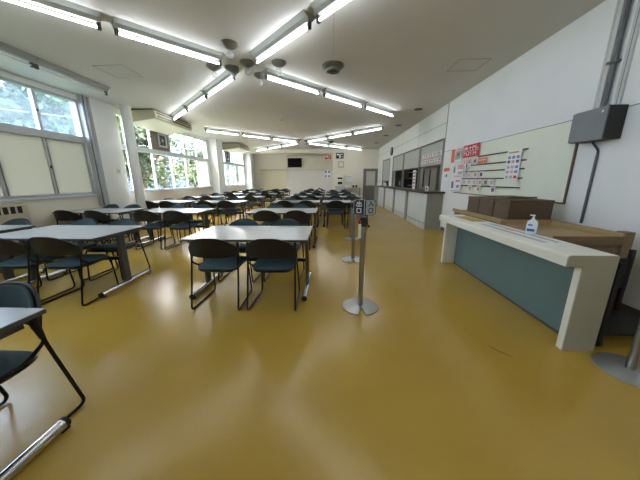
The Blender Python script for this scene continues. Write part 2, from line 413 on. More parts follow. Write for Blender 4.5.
# bulb lamps round the cross centre
bl = None
for k, (x, y, l) in enumerate(((-1.42, 3.95, 'nearest of the cup lamps'), (-1.95, 4.62, 'cup lamp furthest toward the windows'), (-1.68, 4.70, 'cup lamp just left of the centre'), (-1.36, 4.52, 'cup lamp at the very centre'), (-1.28, 5.02, 'farthest of the cup lamps'), (-.85, 4.55, 'cup lamp furthest toward the counter'))):
    lab = l + ' of the nearer light cross, with a clear bulb'
    if bl is None:
        bl = thing('cup_lamp', lab, 'lamp', (x, y, H), 0, 'cup lamps on the nearer ceiling cross')
        MB().lathe([(.115, 0), (.115, -.018), (.10, -.035), (.06, -.06), (.035, -.075)], (0, 0, 0), 'lampcup', 24).build('cup', bl)
        MB().lathe([(.018, -.075), (.025, -.09), (.042, -.115), (.048, -.14), (.04, -.165), (.02, -.182), (.004, -.185)], (0, 0, 0), 'bulb', 18).build('bulb', bl)
        cl = bl
    else:
        cl = copy_tree(bl); cl.location = (x, y, H); cl['label'] = lab
for k, (x, y) in enumerate(((-1.5, 12.35), (-1.2, 12.8))):
    cl = copy_tree(bl); cl.location = (x, y, H); cl['label'] = ('left', 'right')[k] + ' cup lamp at the centre of the farther light cross'; cl['group'] = 'cup lamps on the farther ceiling cross'
def speaker_round(x, y, lab, s=1.):
    t = thing('ceiling_speaker', lab, 'ceiling speaker', (x, y, H))
    MB().lathe([(.185 * s, 0), (.185 * s, -.02 * s), (.15 * s, -.055 * s), (.125 * s, -.06 * s), (.115 * s, -.095 * s), (.095 * s, -.10 * s)], (0, 0, 0), 'lampcup', 28).build('housing', t)
    MB().lathe([(.08 * s, -.10 * s), (.075 * s, -.105 * s)], (0, 0, 0), 'black', 24).build('grille', t)
speaker_round(.02, 4.72, 'round grey two-tier ceiling speaker beside the nearer light cross')
speaker_round(-.02, 13.1, 'round dark ceiling speaker beside the farther light cross', .8)
t = thing('smoke_detector', 'small round pale smoke detector between the two light crosses', 'smoke detector', (-1.55, 8.35, H))
MB().lathe([(.06, 0), (.06, -.02), (.03, -.045)], (0, 0, 0), 'white', 20).build('body', t); MB().lathe([(.02, -.045), (.018, -.055)], (0, 0, 0), 'black', 12).build('sensor', t)
dl = None
for k, (x, y) in enumerate(((2.35, 7.5), (2.35, 9.55), (2.35, 11.6), (2.35, 13.8))):
    lab = ('nearest', 'second nearest', 'third nearest', 'farthest')[k] + ' recessed downlight above the serving counter'
    if dl is None:
        dl = thing('recessed_downlight', lab, 'downlight', (x, y, H), 0, 'downlights above the serving counter')
        MB().lathe([(.11, 0), (.11, -.012), (.085, -.014)], (0, 0, 0), 'lampcup', 22).build('rim', dl); MB().lathe([(.085, -.013), (.02, -.018)], (0, 0, 0), 'ac_dark', 20).build('lens', dl)
    else: o = copy_tree(dl); o.location = (x, y, H); o['label'] = lab

# ------------------------------------------------------------------ air conditioners
def aircon(y0, y1, lab):
    t = thing('air_conditioner', lab, 'air conditioner', (-5.08, (y0 + y1) / 2, H), 0, 'ceiling air conditioners'); L2 = (y1 - y0) / 2
    prof = [(-.42, 0), (.42, 0), (.46, -.10), (.40, -.20), (-.05, -.36), (-.42, -.38)]
    prof = [(-.42, -.04), (.40, -.04), (.45, -.07), (.46, -.21), (.42, -.25), (-.42, -.35)]
    b = MB(); b.prism(prof, 1, -L2, L2, 'ac'); b.build('casing', t)
    MB().prism([(.42, -.252), (-.41, -.352), (-.41, -.358), (.42, -.259)], 1, -L2 + .01, L2 - .01, 'ac_under').build('intake_panel', t)
    g = MB(); g.prism([(.453, -.085), (.4575, -.12), (.466, -.12), (.462, -.085)], 1, -L2 + .08, L2 - .08, 'ac_dark')
    g.prism([(.457, -.15), (.459, -.195), (.465, -.195), (.463, -.15)], 1, -L2 + .1, L2 - .1, 'ac_dark').build('air_outlet', t)
    MB().box((-.4, -L2 + .05, -.04), (.38, L2 - .05, 0), 'ac_dark').build('mounting_bracket', t)
aircon(6.95, 8.75, 'large beige ceiling air conditioner over the second window, the nearer one')
aircon(13.1, 14.9, 'beige ceiling air conditioner over the far window bay')

# ------------------------------------------------------------------ chairs
def make_chair():
    t = thing('dining_chair', '', 'chair')
    # seat pad
    bm = MB(); nx, ny = 12, 10; vs = []; 
    def sp(u, v):   # superellipse mapping
        x = u * .225; y = v * .205
        k = 1 - .10 * (abs(u) ** 4 + 0) * (abs(v) ** 4)
        x *= (1 - .12 * (v < 0) * abs(v) ** 2) * k; y *= k
        return x, y
    top = []; bot = []
    for j_ in range(ny + 1):
        for i in range(nx + 1):
            u = -1 + 2 * i / nx; v = -1 + 2 * j_ / ny; x, y = sp(u, v)
            e = max(abs(u), abs(v)); z = .452 + .012 * v - .02 * (v > .6) * (v - .6) - .018 * max(0, e - .8) / .2 - .008 * (1 - u * u) * (1 - v * v)
            top.append((x, y, z)); bot.append((x * .97, y * .97, z - .022 + .012 * max(0, e - .8) / .2))
    n = (nx + 1) * (ny + 1); fs = []
    for j_ in range(ny):
        for i in range(nx):
            a = j_ * (nx + 1) + i; fs.append((a, a + 1, a + nx + 2, a + nx + 1)); fs.append((n + a, n + a + nx + 1, n + a + nx + 2, n + a + 1))
    ring = [i for i in range(nx + 1)] + [(nx + 1) * j_ + nx for j_ in range(1, ny + 1)] + [(nx + 1) * ny + i for i in range(nx - 1, -1, -1)] + [(nx + 1) * j_ for j_ in range(ny - 1, 0, -1)]
    for k in range(len(ring)):
        a, b = ring[k], ring[(k + 1) % len(ring)]; fs.append((a, n + a, n + b, b))
    bm.add(top + bot, fs, 'teal', True); bm.build('seat', t)
    sh = MB(); sh.add([(x * 1.03, y * 1.03, z - .008) for x, y, z in bot] + [(x * .95, y * .95, z - .024) for x, y, z in bot], fs, 'black', True); sh.build('seat_shell', t)
    # backrest shell, arched top, wraps round in plan
    def back(w, zb, zt_c, th, y_off, m, name, corner):
        N = 18; V = []; F = []; R_ = 6
        for i in range(N + 1):
            u = -1 + 2 * i / N; x = u * w
            zt = zt_c - corner * abs(u) ** 2.7
            for k in range(R_ + 1):
                q = k / R_; z = zb + (zt - zb) * q; y = -.245 + .085 * u * u - .05 * (z - .55) / .2 + y_off
                V.append((x, y, z))
        n_ = len(V); V += [(x, y - th, z) for x, y, z in V]
        for i in range(N):
            for k in range(R_):
                a = i * (R_ + 1) + k; F.append((a, a + R_ + 1, a + R_ + 2, a + 1)); F.append((n_ + a, n_ + a + 1, n_ + a + R_ + 2, n_ + a + R_ + 1))
        bd = [i * (R_ + 1) for i in range(N + 1)] + [N * (R_ + 1) + k for k in range(1, R_ + 1)] + [i * (R_ + 1) + R_ for i in range(N - 1, -1, -1)] + [k for k in range(R_ - 1, 0, -1)]
        for k in range(len(bd)): a, b = bd[k], bd[(k + 1) % len(bd)]; F.append((a, b, n_ + b, n_ + a))
        return MB().add(V, F, m, True).build(name, t)
    back(.25, .56, .77, .016, 0, 'shell', 'backrest', .12)
    back(.228, .585, .76, .012, .014, 'teal', 'back_pad', .105)
    for s in (-1, 1):
        m = MB()
        m.tube(smooth_path([(s * .238, -.165, .65), (s * .24, -.19, .47), (s * .243, -.29, .012), (s * .225, .21, .012), (s * .205, .19, .42), (s * .222, -.10, .432), (s * .238, -.19, .50), (s * .239, -.178, .57)], .045, 5), .0095, 'blackmetal', 8)
        m.tube([(s * .24, -.158, .70), (s * .238, -.165, .62), (s * .239, -.182, .52)], .015, 'black', 8, rs=[.012, .019, .012])
        m.build('side_frame', t)
    MB().tube([(-.205, .10, .418), (.205, .10, .418)], .009, 'blackmetal', 8).tube([(-.225, -.10, .424), (.225, -.10, .424)], .009, 'blackmetal', 8).build('cross_bar', t)
    return t

TW = 1.35; TD = .81; TH = .70
def make_table():
    t = thing('dining_table', '', 'table')
    b = MB(); b.box((-TW / 2, -TD / 2, TH - .026), (TW / 2, TD / 2, TH - .003), 'tableedge', .004)
    b.box((-TW / 2 + .003, -TD / 2 + .003, TH - .004), (TW / 2 - .003, TD / 2 - .003, TH), 'tabletop'); b.build('tabletop', t)
    for s in (-1, 1):
        x = s * (TW / 2 - .045)
        MB().box((x - .02, -.045, .05), (x + .02, .045, TH - .026), 'tableleg', .004).build('leg', t)
        f = MB().tube([(x, -TD / 2 + .02, .036), (x, TD / 2 - .04, .036)], .029, 'chrome', 14).build('foot_tube', t)
        for e in (-1, 1):
            MB().tube([(x, e * (TD / 2 - .03) - .01, .036), (x, e * (TD / 2 - .01) - .01, .036)], .0305, 'black', 14).box((x - .02, e * (TD / 2 - .06), 0), (x + .02, e * (TD / 2 - .02), .012), 'black').build('end_cap', f)
        MB().box((x - .018, -TD / 2 + .08, TH - .06), (x + .018, TD / 2 - .08, TH - .026), 'tableleg').build('top_bracket', t)
    MB().box((-TW / 2 + .06, -.02, .335), (TW / 2 - .06, .02, .375), 'blackmetal', .004).build('stretcher', t)
    MB().box((-TW / 2 + .06, -.03, TH - .075), (TW / 2 - .06, .03, TH - .026), 'tableleg').build('under_rail', t)
    return t

chair0 = make_chair(); table0 = make_table(); used = {'c': False, 't': False}
ORD = ['nearest', 'second', 'third', 'fourth', 'fifth', 'sixth', 'seventh']
def place_chair(x, y, rz, lab, grp):
    if not used['c']: o = chair0; used['c'] = True
    else: o = copy_tree(chair0)
    o.location = (x, y, 0); o.rotation_euler.z = rz; o['label'] = lab; o['group'] = grp
    return o
def place_table(x, y, lab, grp):
    if not used['t']: o = table0; used['t'] = True
    else: o = copy_tree(table0)
    o.location = (x, y, 0); o['label'] = lab; o['group'] = grp
ROWS = [2.5, 4.7, 6.95, 9.1, 11.3, 13.5, 15.55]
cols = [('centre', -.24 - TW / 2, range(7), 'centre row'), ('aisle', .02 + TW / 2 - .17, range(2, 6), 'row behind the entrance signs'),
        ('left', -2.56 - TW / 2, range(7), 'row left of centre'), ('window', -4.17 - TW / 2, range(7), 'row along the windows')]
rnd = random.Random(3)
for cn, cx, rr, cdesc in cols:
    for n_, k in enumerate(rr):
        yc = ROWS[k] + TD / 2
        which = ORD[n_]
        sx = (0, -.04, -.09)[min(k, 2)] if cn in ('centre', 'aisle') else 0.
        place_table(cx + sx, yc, 'grey topped dining table, %s from the camera in the %s' % (which, cdesc), 'dining tables in the ' + cdesc)
        ox = 0. if cn in ('centre', 'aisle') else .03
        for side in (-1, 1):
            for e in (-1, 1):
                jx = rnd.uniform(-.02, .02); jy = rnd.uniform(-.03, .03); jr = rnd.uniform(-.05, .05)
                if k == 0 and side == -1 and cn == 'centre': jx = jr = 0; jy = -.035
                x = cx + sx + e * .29 + ox + jx - (.03 if side > 0 else 0.) + (.06 if k == 0 and cn == 'left' and side < 0 else 0.) + (.0 if cn != 'centre' else .03); y = yc + (side * .315 if side < 0 else .265) + jy
                rz = jr if side == -1 else PI + jr
                lab = 'charcoal chair, %s on %s side of %s table in %s' % ('left' if e < 0 else 'right', 'near' if side < 0 else 'far', which, cdesc.replace('centre row', 'the centre row'))
                place_chair(x, y, rz, lab, 'chairs of the ' + cdesc)
# partial table and chair at the bottom left corner
place_table(-1.385 - TW / 2, .645, 'grey topped table cut off by the bottom left corner of the photo', 'dining tables in the foreground')
place_chair(-1.71, .885, PI, 'charcoal chair with teal seat, tucked under the cut-off table at bottom left', 'chairs in the foreground')
place_chair(-2.29, .885, PI, 'charcoal chair beside the bottom left one, at the cut-off foreground table', 'chairs in the foreground')

# small ornament on a far table
t = thing('table_ornament', 'small pink ornament with a dark top on a far table of the centre row', 'ornament', (-.62, 13.75, TH))
MB().lathe([(.09, 0), (.10, .03), (.06, .09), (.03, .12)], (0, 0, 0), 'pink', 16).build('base', t); MB().lathe([(.03, .12), (.045, .15), (.035, .2), (.008, .22)], (0, 0, 0), 'ink', 14).build('top', t)

# ------------------------------------------------------------------ barrier posts
def barrier(x, y, lab, rz=0.):
    t = thing('barrier_post', lab, 'barrier post', (x, y, 0), rz, 'steel barrier posts')
    pts = []
    N = 40
    for k in range(N + 1):
        a = -PI / 2 + .22 + (2 * PI - .44) * k / N; pts.append((.185 * math.cos(a), .185 * math.sin(a)))
    pts.append((0, -.045))
    vs = [(p[0], p[1], .0) for p in pts] + [(p[0], p[1], .008) for p in pts] + [(p[0] * .25, p[1] * .25, .022) for p in pts]
    n = len(pts); fs = [tuple(range(n))[::-1], tuple(range(2 * n, 3 * n))]
    for q in (0, n):
        for i in range(n): fs.append((q + i, q + (i + 1) % n, q + n + (i + 1) % n, q + n + i))
    MB().add(vs, fs, 'steel_base').build('base', t)
    MB().tube([(0, 0, .015), (0, 0, .86)], .025, 'steel', 20).build('post', t)
    h = MB(); h.tube([(0, 0, .86), (0, 0, .95)], .031, 'black', 20); h.box((.02, -.012, .875), (.045, .012, .935), 'black', .003); h.box((-.045, -.012, .875), (-.02, .012, .935), 'black', .003); h.build('belt_head', t)
    MB().tube([(0, 0, .95), (0, 0, .958)], .028, 'steel', 20).build('cap', t)
    return t
barrier(.315, 2.42, 'nearest steel barrier post, standing beneath the two entrance and exit signs')
barrier(.37, 4.02, 'middle steel barrier post behind the one with the signs')
barrier(.46, 5.55, 'farthest steel barrier post, seen behind the first two')
barrier(2.08, 1.57, 'steel barrier post in front of the white counter end at bottom right', .9)

# signs on post : two plates folded in a V, characters as strokes
def plate(name, lab, loc, rz, base, ink, border, glyphs, mirror=1):
    t = thing(name, lab, 'sign', loc, rz)
    w, h, c = .055, .075, .025
    pts = [(-w + (c if mirror < 0 else 0), -h), (w - (c if mirror > 0 else 0), -h), (w, -h + c) if mirror > 0 else (w, -h), (w, h - c) if mirror > 0 else (w, h), (w - (c if mirror > 0 else 0), h), (-w + (c if mirror < 0 else 0), h), (-w, h - c) if mirror < 0 else (-w, h), (-w, -h + c) if mirror < 0 else (-w, -h)]
    MB().prism(pts, 1, 0, .005, border).build('backing_plate', t)
    MB().prism([(p[0] * .88, p[1] * .93) for p in pts], 1, -.002, 0, base).build('sign_face', t)
    g = MB()
    for (x0, z0, x1, z1, th) in glyphs:
        d = Vector((x1 - x0, 0, z1 - z0)); L = d.length; d.normalize(); nrm = Vector((-d.z, 0, d.x)) * th / 2
        a, b = Vector((x0, 0, z0)), Vector((x1, 0, z1)); q = [a + nrm, a - nrm, b - nrm, b + nrm]
        g.prism([(v.x, v.z) for v in q], 1, -.004, -.002, ink)
    g.build('lettering', t)
    return t
T_ = .0085
def box_kou(cz, s=.019): return [(-s, cz + s, s, cz + s, T_), (-s, cz - s, s, cz - s, T_), (-s, cz - s - .003, -s, cz + s + .003, T_), (s, cz - s - .003, s, cz + s + .003, T_)]
iri = [(-.004, .056, -.012, .056, T_), (-.003, .056, .002, .04, T_), (.002, .04, .024, .012, T_), (.002, .042, -.024, .012, T_)]
de = [(0, .06, 0, .012, T_), (-.017, .052, -.017, .036, T_), (.017, .052, .017, .036, T_), (-.017, .036, .017, .036, T_), (-.023, .03, -.023, .012, T_), (.023, .03, .023, .012, T_), (-.023, .012, .023, .012, T_)]
plate('exit_sign', 'dark navy sign with white exit characters on the nearest barrier post', (.268, 2.40, 1.045), -.38, 'navy', 'paper', 'signgrey', de + box_kou(-.03), -1)
plate('entrance_sign', 'grey sign with dark entrance characters on the nearest barrier post', (.378, 2.395, 1.045), .30, 'signgrey', 'navy', 'navy', iri + box_kou(-.03), 1)
t = thing('sign_holder', 'black clip holding the two small signs on top of the nearest barrier post', 'sign holder', (.30, 2.42, .955))
MB().box((-.02, -.01, 0), (.03, .01, .03), 'black').box((-.075, -.006, .02), (.11, .012, .045), 'black').build('bracket', t)
t = thing('hanging_tag', 'white card tag on a red cord hanging from the nearest barrier post', 'tag', (.285, 2.38, .80))
MB().tube([(-.03, 0, .16), (-.015, -.008, .13), (.0, -.01, .11), (-.008, -.008, .09)], .006, 'red', 6).build('cord', t); MB().box((-.022, -.012, -.05), (.006, -.008, .09), 'paper').build('card', t)

# ------------------------------------------------------------------ near counter
y0, y1 = 1.77, 3.95; CZ = .77
t = thing('service_counter', 'long white counter with recessed teal front panel on the right', 'counter', (1.69, y0, 0))
def q(x, y, z): return (x - 1.69, y - y0, z)
pr = [(0, CZ - .085), (0, CZ - .02), (.006, CZ - .006), (.02, CZ), (.345, CZ), (.345, CZ - .05), (.03, CZ - .05), (.03, CZ - .085)]
tp = MB().prism(pr, 1, .01, y1 - y0, 'counterwhite'); tp.build('worktop', t)
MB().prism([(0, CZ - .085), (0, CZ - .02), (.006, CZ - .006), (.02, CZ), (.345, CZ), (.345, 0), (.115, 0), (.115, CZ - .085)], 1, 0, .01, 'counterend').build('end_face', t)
MB().box(q(1.805, y0 + .01, 0), q(2.035, y0 + .06, CZ - .05), 'counterwhite').build('end_panel', t)
MB().box(q(1.79, y1 - .05, 0), q(2.035, y1, CZ - .05), 'counterwhite').build('end_panel', t)
MB().box(q(1.97, y0 + .06, 0.02), q(1.99, y1 - .05, CZ - .05), 'tealpanel').build('front_panel', t)
MB().box(q(1.962, y0 + .06, 0), q(1.99, y1 - .05, .02), 'skirt').build('bottom_rail', t)
# papers on worktop
t = thing('counter_mat', 'clear mat with yellow and white printed sheets on the white counter top', 'mat', (1.9, 3.0, CZ))
MB().box((-.14, -.95, 0), (.12, .85, .0015), 'paper').build('sheet', t)
yl = MB(); yl.box((-.09, .25, .0015), (.10, .75, .0022), 'yellow')
yl.box((-.05, .4, .0022), (.05, .6, .0026), 'tan'); yl.build('yellow_print', t)
ln = MB()
for k in range(2): ln.box((-.09 + k * .11, -.85, .0015), (-.04 + k * .11, .1, .0024), 'lightgrey')
ln.box((.0, -.35, .002), (.06, -.22, .0026), 'pink').build('line_print', t)
# sanitiser
t = thing('sanitizer_bottle', 'clear white pump sanitizer bottle with blue label on the white counter', 'bottle', (1.97, 2.50, CZ + .0028), -.9)
b = MB(); prof = [(1, 0), (1.03, .01), (1.03, .10), (.9, .125), (.45, .14), (.36, .145)]
vs = []; n = 24
for (s, z) in prof:
    for k in range(n):
        a = 2 * PI * k / n; c_, s_ = math.cos(a), math.sin(a); vs.append((.042 * s * (abs(c_) ** .6) * (1 if c_ > 0 else -1), .027 * s * (abs(s_) ** .6) * (1 if s_ > 0 else -1), z))
fs = [tuple(range(n))[::-1], tuple(range((len(prof) - 1) * n, len(prof) * n))]
for i in range(len(prof) - 1):
    for k in range(n): fs.append((i * n + k, i * n + (k + 1) % n, (i + 1) * n + (k + 1) % n, (i + 1) * n + k))
b.add(vs, fs, 'bottle', True).build('body', t)
MB().box((-.03, -.0285, .03), (.03, -.0275, .055), 'label').box((-.026, -.0285, .085), (.01, -.0275, .098), 'label').build('label_print', t)
p = MB().lathe([(.013, .145), (.013, .16), (.006, .162), (.006, .18)], (0, 0, 0), 'white', 14).build('pump', t)
MB().box((-.03, -.007, .178), (.012, .007, .19), 'white', .003).build('nozzle', p)

# wooden cabinet with tray top
t = thing('wooden_cabinet', 'pale wooden cabinet with raised tray rim against the right wall', 'cabinet', (2.33, 2.74, 0))
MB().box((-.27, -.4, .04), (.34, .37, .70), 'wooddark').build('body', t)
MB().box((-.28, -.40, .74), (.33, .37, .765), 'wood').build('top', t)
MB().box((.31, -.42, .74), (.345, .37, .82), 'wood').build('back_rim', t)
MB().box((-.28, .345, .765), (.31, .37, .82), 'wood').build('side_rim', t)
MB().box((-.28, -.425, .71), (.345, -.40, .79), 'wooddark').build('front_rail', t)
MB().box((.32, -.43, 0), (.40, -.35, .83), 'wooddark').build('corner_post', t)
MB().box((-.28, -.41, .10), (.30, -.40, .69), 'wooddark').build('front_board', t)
t = thing('wooden_shelf_unit', 'wooden ledge unit carrying the brown boxes behind the white counter', 'cabinet', (2.47, 3.8, 0))
MB().box((-.33, -.66, .0), (.36, .62, .76), 'wooddark').build('body', t)
MB().box((-.35, -.68, .76), (.38, .65, .79), 'wood').build('top', t)
MB().box((-.35, -.68, .79), (-.33, .65, .815), 'wood').build('front_rim', t)
# woven boxes
for (ya, yb, xa, xb, zt, lab) in ((3.15, 3.44, 2.17, 2.69, 1.05, 'nearest and widest of the three brown woven lidded boxes'), (3.455, 3.78, 2.17, 2.66, 1.055, 'middle one of the three brown woven boxes'), (3.795, 4.09, 2.17, 2.62, 1.04, 'farthest of the three brown woven boxes, by the menu wall')):
    t = thing('woven_box', lab, 'box', ((xa + xb) / 2, (ya + yb) / 2, .79), 0, 'brown boxes on the wooden ledge')
    w, d, h = (xb - xa) / 2, (yb - ya) / 2, zt - .79
    MB().box((-w, -d, 0), (w, d, h - .03), 'woven', .008).build('body', t)
    MB().box((-w - .004, -d - .004, h - .03), (w + .004, d + .004, h), 'woven', .006).build('lid', t)
t = thing('tray', 'flat dark brown tray lying on top of the woven boxes', 'tray', (2.46, 3.6, 1.056))
MB().box((-.16, -.22, 0), (.2, .24, .012), 'woven').build('base', t); MB().box((-.16, -.22, .012), (.2, -.205, .02), 'woven').build('rim', t)
# black folded trolley
t = thing('folding_trolley', 'black folded metal trolley behind the end of the white counter', 'trolley', (2.2, 2.0, 0))
for sx, sy in ((-.07, -.16), (-.07, .2), (.42, -.05), (.42, .2)):
    MB().box((sx - .015, sy - .015, .03), (sx + .015, sy + .015, .70), 'black').build('upright', t)
MB().box((-.085, -.17, .10), (.44, .22, .125), 'black').build('lower_shelf', t)
MB().box((-.085, .19, .35), (.44, .21, .62), 'black').build('back_panel', t)
MB().box((-.085, -.18, .66), (-.05, .22, .70), 'black').build('handle_bar', t)
for sx, sy in ((-.07, -.16), (-.07, .2), (.42, -.05), (.42, .2)): MB().tube([(sx - .012, sy, .03), (sx + .012, sy, .03)], .03, 'black', 12).build('caster', t)

# ------------------------------------------------------------------ serving counter
t = thing('serving_counter', 'long kitchen serving counter with dark top and white panels along the right wall', 'counter', (2.5, 6.7, 0))
def q(x, y, z): return (x - 2.5, y - 6.7, z)
MB().box(q(2.40, 6.62, .945), q(XR - .001, 14.9, .995), 'counterbrown', .006).build('worktop', t)
MB().box(q(2.51, 6.72, 0), q(XR - .002, 14.85, .945), 'countergrey').build('body', t)
posts = [6.72, 8.4, 10.1, 11.9, 13.6, 14.85]
for k in range(4):
    a_, b_ = posts[k] + (.12 if k else .0), posts[k + 1] - .12
    MB().box(q(2.49, a_, .16), q(2.51, b_, .93), 'panelwhite').build('panel', t)
    MB().box(q(2.485, a_, 0), q(2.51, b_, .135), 'panelwhite').build('plinth', t)
for k in range(1, 5): MB().box(q(2.46, posts[k] - .09, 0), q(2.51, posts[k] + .09, .945), 'countergrey').build('post', t)

# hatch shutters
def hatchframe(ya, yb, zb, lab, mm='shutter'):
    t = thing('serving_shutter', lab, 'shutter', (XR + .02, (ya + yb) / 2, 0), 0, 'shutters over the serving counter')
    MB().box((0, (ya - yb) / 2, zb), (.03, (yb - ya) / 2, 2.32), mm).build('shutter_panel', t)
    f = MB(); f.box((-.03, (ya - yb) / 2, 2.30), (.02, (yb - ya) / 2, 2.34), 'boardedge').box((-.03, (ya - yb) / 2, zb - .03), (.03, (yb - ya) / 2, zb), 'boardedge'); f.build('rail', t)
    for s in (-1, 1): MB().box((-.03, s * (yb - ya) / 2 - .02, 1.0), (.03, s * (yb - ya) / 2 + .02, 2.34), 'stainless').build('frame_post', t)
hatchframe(7.04, 8.76, 1.70, 'nearest grey shutter above the serving counter, with food tags on it')
hatchframe(8.84, 10.66, 1.70, 'second grey shutter above the serving counter')
hatchframe(10.74, 12.46, 1.70, 'third grey shutter above the serving counter, near the wall clock')
hatchframe(13.1, 14.8, 1.24, 'farthest and lowest grey shutter above the serving counter')
# menu tags on nearest shutter
gi = 0
for r in range(2):
    for c in range(8):
        yy = 7.14 + c * .19; zz = 1.76 + r * .17
        tg = MB().box((XR - .002, yy, zz), (XR + .018, yy + .12, zz + .12), 'paper').box((XR - .004, yy + .01, zz), (XR - .002, yy + .11, zz + .03), 'pink').box((XR - .004, yy + .03, zz + .05), (XR - .002, yy + .09, zz + .10), 'ink' if (c + r) % 3 == 0 else 'tan')
        tag(tg.build('menu_tag'), 'white food tag, number %s from the near end of the shutter in the %s line' % (['one', 'two', 'three', 'four', 'five', 'six', 'seven', 'eight'][c], ('lower', 'upper')[r]), 'menu tag', 'food tags on the shutter')
# kitchen equipment
t = thing('steel_refrigerator', 'grey steel refrigerator with black vertical handles in the nearest hatch', 'refrigerator', (3.52, 8.75, 0))
MB().box((-.33, -.85, 0), (.33, .85, 1.95), 'stainless').build('body', t)
for k in range(3):
    dd = MB().box((-.35, -.82 + k * .55, .9), (-.33, -.30 + k * .55, 1.9), 'stainless').build('door', t)
    MB().box((-.37, -.36 + k * .55, 1.05), (-.35, -.31 + k * .55, 1.6), 'black').build('handle', dd)
t = thing('dish_rack', 'dark kitchen rack with pans seen through the second hatch', 'rack', (3.6, 10.9, 0))
for yy in (-.6, 0, .6): MB().box((-.2, yy - .02, 0), (.2, yy + .02, 1.8), 'black').build('upright', t)
for zz in (1.05, 1.35, 1.6): MB().box((-.2, -.6, zz), (.2, .6, zz + .02), 'stainless').build('shelf', t)
t = thing('drink_dispenser', 'black drink machine seen through the third hatch', 'machine', (3.4, 12.3, .995 - .0))
MB().box((-.15, -.2, -.995), (.25, .2, .35), 'black', .01).build('body', t); MB().box((-.16, -.12, .05), (-.15, .12, .25), 'stainless').build('front_plate', t)
t = thing('menu_stand', 'white menu board leaning between the second and nearest hatch', 'menu board', (2.84, 8.95, .995))
MB().box((0, -.14, 0), (.02, .14, .62), 'paper').build('board', t)
m_ = MB()
for k in range(5): m_.box((-.002, -.11, .06 + k * .11), (0, .1, .11 + k * .11), ('pink', 'ink', 'tan', 'orange', 'blue')[k])
m_.build('print', t)
t = thing('card_stand', 'small white card standing on the near end of the serving counter', 'card', (2.62, 7.1, .995))
MB().box((-.01, -.1, 0), (.01, .1, .13), 'paper').build('card', t); MB().box((-.012, -.05, .03), (-.01, .05, .09), 'ink').build('print', t)
for k, yy in enumerate((14.3, 14.55, 12.7)):
    t = thing('tableware_pot', ('white pot at the far end of the serving counter', 'white pot second from the far end of the serving counter', 'white pot under the wall clock on the serving counter')[k], 'pot', (2.65, yy, .995), 0, 'white pots on the serving counter')
    MB().lathe([(.05, 0), (.07, .05), (.065, .12), (.03, .16)], (0, 0, 0), 'white', 16).build('body', t); MB().lathe([(.01, .16), (.012, .19)], (0, 0, 0), 'white', 10).build('knob', t)

# clock
t = thing('wall_clock', 'round black rimmed wall clock above the serving counter', 'clock', (XR, 12.75, 2.62))
MB().lathe([(.19, 0), (.19, -.05), (.165, -.055)], (0, 0, 0), 'clock', 28, 'x').build('case', t)
MB().lathe([(.16, -.055), (.15, -.057)], (0, 0, 0), 'ink', 28, 'x').build('face', t)
MB().box((-.062, -.006, 0), (-.058, .006, .11), 'paper').box((-.062, -.0, -.006), (-.058, .08, .006), 'paper').build('hands', t)

# ------------------------------------------------------------------ notice board, rails and papers
t = thing('notice_board', 'large cream notice board with brown edge on the right wall', 'board', (XR - .003, 4.7, 1.5))
MB().box((-.012, -1.42, -.49), (0, 1.45, .48), 'board').build('panel', t)
MB().box((-.02, -1.44, -.50), (0, -1.42, .48), 'boardedge').box((-.02, -1.44, -.505), (0, 1.45, -.49), 'boardedge').build('edge_trim', t)
XW = XR - .012
for k, (z, ya, yb) in enumerate(((1.735, 4.02, 5.3), (1.58, 4.02, 6.15), (1.455, 4.03, 6.15), (1.315, 4.04, 6.15), (1.17, 4.06, 6.15))):
    b = MB().box((XW - .022, ya, z - .011), (XW, yb, z + .009), 'bar')
    tag(b.build('menu_rail'), '%s dark horizontal rail on the cream notice board' % ('topmost', 'second highest', 'middle', 'second lowest', 'lowest')[k], 'rail', 'dark rails on the notice board')
def poster(name, lab, ya, yb, za, zb, base, blocks, grp=None, x=XW, dx=.024):
    t = thing(name, lab, 'poster' if (yb - ya) > .25 else 'card', (x - dx, (ya + yb) / 2, (za + zb) / 2), 0, grp)
    w, h = (yb - ya) / 2, (zb - za) / 2
    MB().box((-.002, -w, -h), (0, w, h), base).build('sheet', t)
    if blocks:
        m = MB()
        for (u0, v0, u1, v1, mm) in blocks:   # u: 0 left(far) .. 1 right(near)
            m.box((-.0035, w - u0 * 2 * w, -h + v0 * 2 * h), (-.002, w - u1 * 2 * w, -h + v1 * 2 * h), mm)
        m.build('print', t)
grid = [(u, v, u + .2, v + .09, mm) for (v, ms) in ((.70, ('blue', 'blue', 'blue')), (.56, ('ink', 'pink', 'ink')), (.38, ('lightgrey', 'signgrey', 'blue')), (.22, ('signgrey', 'pink', 'blue')), (.05, ('lightgrey', 'lightgrey', 'red'))) for u, mm in zip((.1, .4, .7), ms)]
poster('menu_poster', 'white poster with rows of small blue and pink pictures over the rails', 4.11, 4.43, 1.29, 1.755, 'paper', grid + [(.1, .88, .8, .93, 'yellow')])
def strokes(n, seed, mm, v0=.1, v1=.9):
    r = random.Random(seed); out = []
    for k in range(n):
        u = .06 + .88 * k / n
        out.append((u, v0, u + .03, v1, mm)); out.append((u, v0 + (v1 - v0) * r.uniform(.2, .8), u + .78 / n, v0 + (v1 - v0) * r.uniform(.2, .8) + .06, mm))
    return out
poster('red_banner', 'red poster with white lettering at the top of the notice board', 5.27, 5.88, 1.75, 2.0, 'red', strokes(5, 1, 'paper', .56, .88) + strokes(6, 2, 'paper', .12, .42) + [(.02, .48, .98, .51, 'paper')])
poster('notice_poster', 'white poster with an orange column left of the red poster', 5.93, 6.42, 1.68, 1.99, 'paper', [(.02, .02, .36, .98, 'orange'), (.42, .2, .92, .8, 'lightgrey'), (.5, .84, .95, .96, 'pink'), (.55, .45, .8, .65, 'pink')], x=XR, dx=.042)
